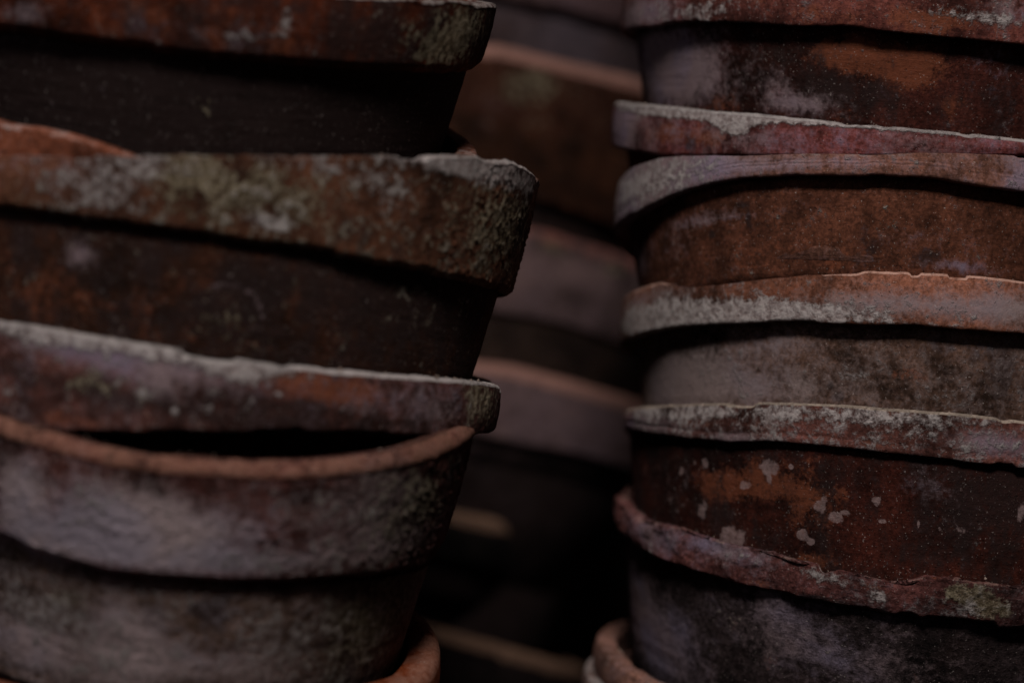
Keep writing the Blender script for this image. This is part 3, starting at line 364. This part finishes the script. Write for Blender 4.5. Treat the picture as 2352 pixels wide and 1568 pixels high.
def build_pot(key, p):
    R, H, ov, k = p['R'], p['H'], p['ov'], p['k']
    blurred = key.startswith('B')
    seed = p['seed'] * 13
    rough = p.get('rough', 1.0)
    lipw = p.get('lipw', 0.0085 if key[0] == 'L' else 0.0072)
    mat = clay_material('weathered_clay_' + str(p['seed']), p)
    M = Matrix.Rotation(p['roll'], 4, 'Y') @ Matrix.Rotation(p['pitch'], 4, 'X')
    loc = Vector((p['cx'], p['D'], p['cz']))

    step = (0.0016 if blurred else 0.00075) / R
    th = thetas(1.95, step)
    E = np.stack([np.sin(th), -np.cos(th), 0 * th], -1) * R
    zt = edge_line(p['top'], th, H)
    zb = edge_line(p['bot'], th, 0.0)
    # chips and wobble of the two edges
    a = (0.0005 if key[0] == 'L' else 0.0002) + 0.00035 * rough
    if p.get('liprust'):
        a *= 0.35
    zt = zt + a * 0.7 * fbm(E, 90, seed + 1, 5, 0.6) - (0.0004 if p.get('liprust') else 0.0014) * rough * smooth(fbm(E, 45, seed + 2, 3), 0.30, 0.48)
    zb = zb + a * 0.9 * fbm(E, 120, seed + 3, 5, 0.65) + 0.001 * rough * smooth(fbm(E, 60, seed + 4, 3), 0.25, 0.5)
    if key == 'R4':                                    # two shallow flakes knocked off the lip
        for t0, t1 in ((-0.155, -0.125), (-0.035, 0.025)):
            zt = zt - 0.0011 * (smooth(th, t0, t0 + .006) * (1 - smooth(th, t1, t1 + .004)))
    inner = lipw
    # ---- collar: closed ring, rows follow the section
    nface = max(14, int(H / (0.0016 if blurred else 0.00075)))
    rows, lipm, zs = [], [], []

    def row(rad, z, lip):
        rows.append((rad + 0 * th, z + 0 * th))
        lipm.append(lip + 0 * th)

    e = 0.004 if blurred else 0.0055 if p.get('liprust') else 0.0013
    fs, ch = p['fs'], p['chamf']
    row(R - inner - 0.004, zb + 0.0015, 0)             # underside, hidden against the body
    row(R - ov * 0.9, zb + 0.0012, 0)
    row(R - ov * 0.5, zb + 0.0008, 0)
    row(R - 0.0014 - ch * .9, zb + 0.0002, 0)
    row(R - ch * .9, zb, 0)
    for i in range(nface + 1):
        u = i / nface
        z = zb + 0.0001 + ch + (zt - e - zb - 0.0001 - ch) * u
        bulge = 0.0006 * math.sin(math.pi * u)
        row(R + bulge + fs * z, z, p.get('lip', .5) * (smooth(zt - z, 0.0082, 0.0056) if blurred else 1.6 * smooth(zt - z, 0.019, 0.005) if p.get('liprust') else np.exp(-((zt - z) / 0.0016) ** 2) * 0.55))
    L = p.get('lip', .5)
    RT = R + fs * zt
    if p.get('liprust'):
        L = 0.62
    for f in (0.12, 0.35, 0.62, 0.85, 1.0):            # rounded outer shoulder
        an = f * math.pi / 2
        row(RT - e + e * math.cos(an), zt - e + e * math.sin(an), L)
    nl = 6 if blurred else 11
    for f in np.linspace(0, 1, nl)[1:]:                # lip face
        row(RT - e - (lipw - 2 * e) * f, zt + 0.0002 * math.sin(math.pi * f), L * 0.95)
    row(RT - lipw + 0.0003, zt - 0.0008, L * 0.6)
    for dz in np.concatenate([np.arange(0.0022, 0.012, 0.0012), [0.016, 0.022, 0.03, 0.04]]):
        row(RT - lipw - dz * k * 0.7, zt - dz, L * 0.3 * math.exp(-dz / .004))
    zin = zt - 0.04
    row(R - inner - 0.012, np.minimum(zb, zin) - 0.001, 0)
    row(R - inner - 0.0045, zb + 0.0014, 0)
    rad = np.array([r for r, z in rows])
    zz = np.array([z for r, z in rows])
    TH = np.broadcast_to(th, rad.shape)

    def displace(rad, zz, outer):
        P0 = np.stack([rad * np.sin(TH), -rad * np.cos(TH), zz], -1).reshape(-1, 3)
        oct_ = 3 if blurred else 5
        d = 0.0007 * fbm(P0, 28, seed + 5, 3) + 0.00022 * rough * fbm(P0, 160, seed + 6, oct_, 0.6)
        if not blurred:
            d = d + 0.0002 * rough * np.maximum(fbm(P0, 520, seed + 7, 2, 0.7), 0) * 1.6
        if key in ('L2', 'L4'):                        # crumbs of lichen standing off the collar
            d = d + 0.0006 * smooth(fbm(P0, 640, seed + 8, 2, 0.6), 0.25, 0.6) * smooth(fbm(P0, 45, seed + 9, 2) + 0.55 * smooth(TH.reshape(-1), 0.6, 1.3), 0.1, 0.5)
        if key == 'R6':                                # broken, layered collar
            d = d + 0.0022 * fbm(P0 * np.array([1, 1, 2.2]), 60, seed + 8, 4) - 0.001
        return d.reshape(rad.shape) * outer

    w = np.ones(rad.shape)
    w[0] = w[-1] = 0
    d = displace(rad, zz, w)
    # lip rows move up and down rather than in and out
    is_lip = np.array([(5 + nface + 3 < i < 5 + nface + 6 + nl) for i in range(len(rows))])[:, None]
    rad2 = rad + np.where(is_lip, 0, d)
    zz2 = zz + np.where(is_lip, d * 0.8, 0)
    if key == 'R5':                                    # a fine throwing ridge near the lower edge
        zrel = zz - zb[None, :]
        rad2 = rad2 + np.where(np.arange(len(rows))[:, None] < 5 + nface, -0.0006 * np.exp(-((zrel - 0.0035) / 0.0005) ** 2), 0)
    if key == 'R3':
        zrel = zz - zb[None, :]
        for q0 in (0.0045, 0.006):
            rad2 = rad2 + np.where(np.arange(len(rows))[:, None] < 5 + nface, -0.0004 * np.exp(-((zrel - q0) / 0.0003) ** 2), 0)
    P = np.stack([rad2 * np.sin(TH), -rad2 * np.cos(TH), zz2], -1)
    at = stains(p, 0, TH, zz, p['rim'])
    at['lip'] = np.array(lipm)
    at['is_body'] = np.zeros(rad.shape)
    rim_me = grid_mesh('rim', P, at, mat)

    # ---- body: thin-walled tapering tub with a floor
    Rb = R - ov
    dz0 = 0.0009
    visible = 0.10 if key == 'L4' else 0.075
    zl = list(np.arange(-0.0025, visible, 0.0017 if blurred else 0.0009)) + list(np.arange(visible + .004, 0.135, 0.012))
    brow, bz = [], []
    base_z = -0.135
    for q in zl:
        z = -q
        zrow = np.where(q < 0.02, zb + z - 0 * th, z + zb * max(0, 1 - (q - 0.02) / 0.03)) if q < 0.05 else z + 0 * th
        brow.append(Rb + k * np.minimum(zrow, 0.004) - max(0, min(q - p['vis'], 0.03)) * 0.7 + 0 * th)
        bz.append(zrow)
    nout = len(brow)
    rb = Rb + k * base_z - 0.021
    brow += [rb + 0 * th, rb - .004 + 0 * th, rb * .5 + 0 * th, rb * .08 + 0 * th, rb * .08 + 0 * th, rb - .010 + 0 * th]
    bz += [base_z + .002 + 0 * th, base_z + 0 * th, base_z + 0 * th, base_z + 0 * th, base_z + .008 + 0 * th, base_z + .008 + 0 * th]
    wall = 0.005
    brow += [Rb - wall - k * .02 + 0 * th, Rb - wall + 0 * th, brow[0] - 0.0005]
    bz += [zb - .02, zb + .002, zb + .0026]
    rad = np.array(brow)
    zz = np.array(bz)
    TH = np.broadcast_to(th, rad.shape)
    P0 = np.stack([rad * np.sin(TH), -rad * np.cos(TH), zz], -1).reshape(-1, 3)
    d = 0.0006 * fbm(P0, 22, seed + 15, 3) + 0.00022 * rough * fbm(P0, 150, seed + 16, 4, 0.6)
    d = d + 0.00022 * fbm(P0 * np.array([.08, .08, 1]), 260, seed + 17, 3)
    d = d.reshape(rad.shape)
    w = np.zeros(rad.shape)
    w[3:nout - 1] = 1
    rad = rad + d * w
    P = np.stack([rad * np.sin(TH), -rad * np.cos(TH), zz], -1)
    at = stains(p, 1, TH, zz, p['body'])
    at['lip'] = np.zeros(rad.shape)
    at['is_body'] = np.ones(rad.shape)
    body_me = grid_mesh('body', P, at, mat)

    root = bpy.data.objects.new('clay_pot', None)
    root.empty_display_size = 0.05
    C.objects.link(root)
    base_off = Vector((0, 0, base_z))
    root.matrix_world = Matrix.Translation(loc + (M @ base_off)) @ M
    root['label'] = p['label']
    root['category'] = 'pot'
    root['group'] = {'L': 'clay pots nested in the near left stack', 'R': 'clay pots nested in the right stack', 'B': 'blurred clay pots stacked behind the gap'}[key[0]]
    for nm, me in (('rim', rim_me), ('body', body_me)):
        o = bpy.data.objects.new(nm, me)
        C.objects.link(o)
        o.parent = root
        o.location = -base_off
    LIPS[key] = (root.matrix_world.copy(), th, zt, p, lipw)
    return root


LIPS = {}


def crumb_mesh():
    """soil grains lying on the lips, far too many to count"""
    rng = np.random.default_rng(5)
    ico = [(0, 0, 1), (0, 0, -1), (1, 0, 0), (-1, 0, 0), (0, 1, 0), (0, -1, 0), (.6, .6, .5), (-.6, .6, .5), (.6, -.6, .5), (-.6, -.6, .5)]
    import bmesh
    bm = bmesh.new()
    for key, n in (('L1', 90), ('L2', 260), ('L3', 260), ('L4', 120), ('R2', 120), ('R4', 260), ('R5', 120), ('R6', 110), ('R7', 60)):
        root, th, zt, p, lipw = LIPS[key]
        for _ in range(n):
            t = rng.uniform(-1.5, 1.6) if key[0] == 'L' else rng.uniform(-1.6, 0.7)
            z = float(np.interp(t, th[th < 2], zt[th < 2]))
            r = p['R'] + p['fs'] * z - rng.uniform(0.0007, lipw * 0.95)
            s = 0.00022 * math.exp(rng.normal(0, 0.55))
            c = root @ Vector((r * math.sin(t), -r * math.cos(t), z + s * 0.45 + 0.135))
            vs = []
            q = Euler(rng.uniform(0, 6, 3)).to_matrix()
            for v in ico[:6]:
                w = Vector(v) * s * rng.uniform(0.6, 1.3)
                vs.append(bm.verts.new(c + q @ w))
            for f in ((0, 2, 4), (0, 4, 3), (0, 3, 5), (0, 5, 2), (1, 4, 2), (1, 3, 4), (1, 5, 3), (1, 2, 5)):
                bm.faces.new([vs[i] for i in f])
    me = bpy.data.meshes.new('soil_crumbs')
    bm.to_mesh(me)
    bm.free()
    m = bpy.data.materials.new('soil')
    m.use_nodes = True
    nt = m.node_tree
    n = nt.nodes.new('ShaderNodeTexNoise')
    n.inputs['Scale'].default_value = 300
    tc = nt.nodes.new('ShaderNodeTexCoord')
    nt.links.new(tc.outputs['Object'], n.inputs['Vector'])
    r = nt.nodes.new('ShaderNodeValToRGB')
    r.color_ramp.elements[0].position = 0.35
    r.color_ramp.elements[0].color = (0.03, 0.018, 0.012, 1)
    r.color_ramp.elements[1].position = 0.65
    r.color_ramp.elements[1].color = (0.36, 0.27, 0.22, 1)
    nt.links.new(n.outputs['Fac'], r.inputs['Fac'])
    nt.links.new(r.outputs['Color'], nt.nodes['Principled BSDF'].inputs['Base Color'])
    nt.nodes['Principled BSDF'].inputs['Roughness'].default_value = 0.95
    me.materials.append(m)
    o = bpy.data.objects.new('soil_crumbs', me)
    C.objects.link(o)
    o['kind'] = 'stuff'
    o['label'] = 'fine soil crumbs and clay grit scattered along the pot lips'
    o['category'] = 'soil'


def fibre(name, pts, radii, color, label, cat):
    import bmesh
    bm = bmesh.new()
    rings = []
    n = 6
    for i, p in enumerate(pts):
        p = Vector(p)
        d = (Vector(pts[min(i + 1, len(pts) - 1)]) - Vector(pts[max(i - 1, 0)])).normalized()
        u = d.orthogonal().normalized()
        w = d.cross(u)
        rings.append([bm.verts.new(p + (u * math.cos(a) + w * math.sin(a)) * radii[i]) for a in np.arange(n) * 2 * math.pi / n])
    for a, b in zip(rings, rings[1:]):
        for k in range(n):
            bm.faces.new((a[k], a[(k + 1) % n], b[(k + 1) % n], b[k]))
    bm.faces.new(rings[0])
    bm.faces.new(rings[-1])
    me = bpy.data.meshes.new(name)
    bm.to_mesh(me)
    bm.free()
    m = bpy.data.materials.new(name)
    m.use_nodes = True
    nt = m.node_tree
    nz = nt.nodes.new('ShaderNodeTexNoise')
    nz.inputs['Scale'].default_value = 500
    r = nt.nodes.new('ShaderNodeValToRGB')
    r.color_ramp.elements[0].color = (*[c * 0.6 for c in color], 1)
    r.color_ramp.elements[1].color = (*color, 1)
    nt.links.new(nz.outputs['Fac'], r.inputs['Fac'])
    nt.links.new(r.outputs['Color'], nt.nodes['Principled BSDF'].inputs['Base Color'])
    me.materials.append(m)
    o = bpy.data.objects.new(name, me)
    C.objects.link(o)
    o['label'] = label
    o['category'] = cat
    return o


def dark_wall():  # added backdrop, coloured near black to stand for darkness behind the stacks
    m = bpy.data.materials.new('shade_backdrop')
    m.use_nodes = True
    nt = m.node_tree
    n = nt.nodes.new('ShaderNodeTexNoise')
    n.inputs['Scale'].default_value = 4
    n.inputs['Detail'].default_value = 6
    r = nt.nodes.new('ShaderNodeValToRGB')
    r.color_ramp.elements[0].color = (0.006, 0.004, 0.004, 1)
    r.color_ramp.elements[1].color = (0.022, 0.013, 0.010, 1)
    nt.links.new(n.outputs['Fac'], r.inputs['Fac'])
    nt.links.new(r.outputs['Color'], nt.nodes['Principled BSDF'].inputs['Base Color'])
    nt.nodes['Principled BSDF'].inputs['Roughness'].default_value = 1
    nt.nodes['Principled BSDF'].inputs['Specular IOR Level'].default_value = 0.1
    me = bpy.data.meshes.new('wall')
    v = [(x, y, z) for x in (-1.6, 1.6) for y in (1.95, 2.07) for z in (-0.7, 0.9)]
    me.from_pydata(v, [], [(0, 1, 5, 4), (2, 6, 7, 3), (0, 2, 3, 1), (4, 5, 7, 6), (1, 3, 7, 5), (0, 4, 6, 2)])
    me.materials.append(m)
    o = bpy.data.objects.new('wall', me)
    C.objects.link(o)
    o['kind'] = 'structure'


dark_wall()
for key, p in POTS.items():
    build_pot(key, p)

crumb_mesh()


def on_pot(key, t, z, out=0.0):
    root, th, zt, p, lipw = LIPS[key]
    r = p['R'] + out
    return root @ Vector((r * math.sin(t), -r * math.cos(t), z + 0.135))


# a hair of dry straw caught on the orange pot's lip, right edge of the picture
_z = POTS['R4']['H']
a = on_pot('R4', 0.325, _z + 0.0002, -0.003)
fibre('dry_straw', [a, a + Vector((.0020, -.0006, .0022)), a + Vector((.0036, -.001, .0046)), a + Vector((.0050, -.001, .0066))], [.00012, .00011, .00009, .00005],
      (.42, .33, .22), 'thin dry straw standing up from the orange tide-marked lip at the right edge', 'straw')
# a scrap of dead root clinging to the side of the near left stack
b = on_pot('L2', 1.52, -0.0385, -0.0235)
fibre('dead_rootlet', [b, b + Vector((.0022, -.0005, .0006)), b + Vector((.0046, -.0006, -.0008)), b + Vector((.0062, -.0004, -.0005)), b + Vector((.0085, 0, -.0014))],
      [.00009, .00012, .00016, .00030, .00006], (.035, .022, .02), 'tiny dark rootlet sticking out above the frosted lip, against the gap', 'rootlet')
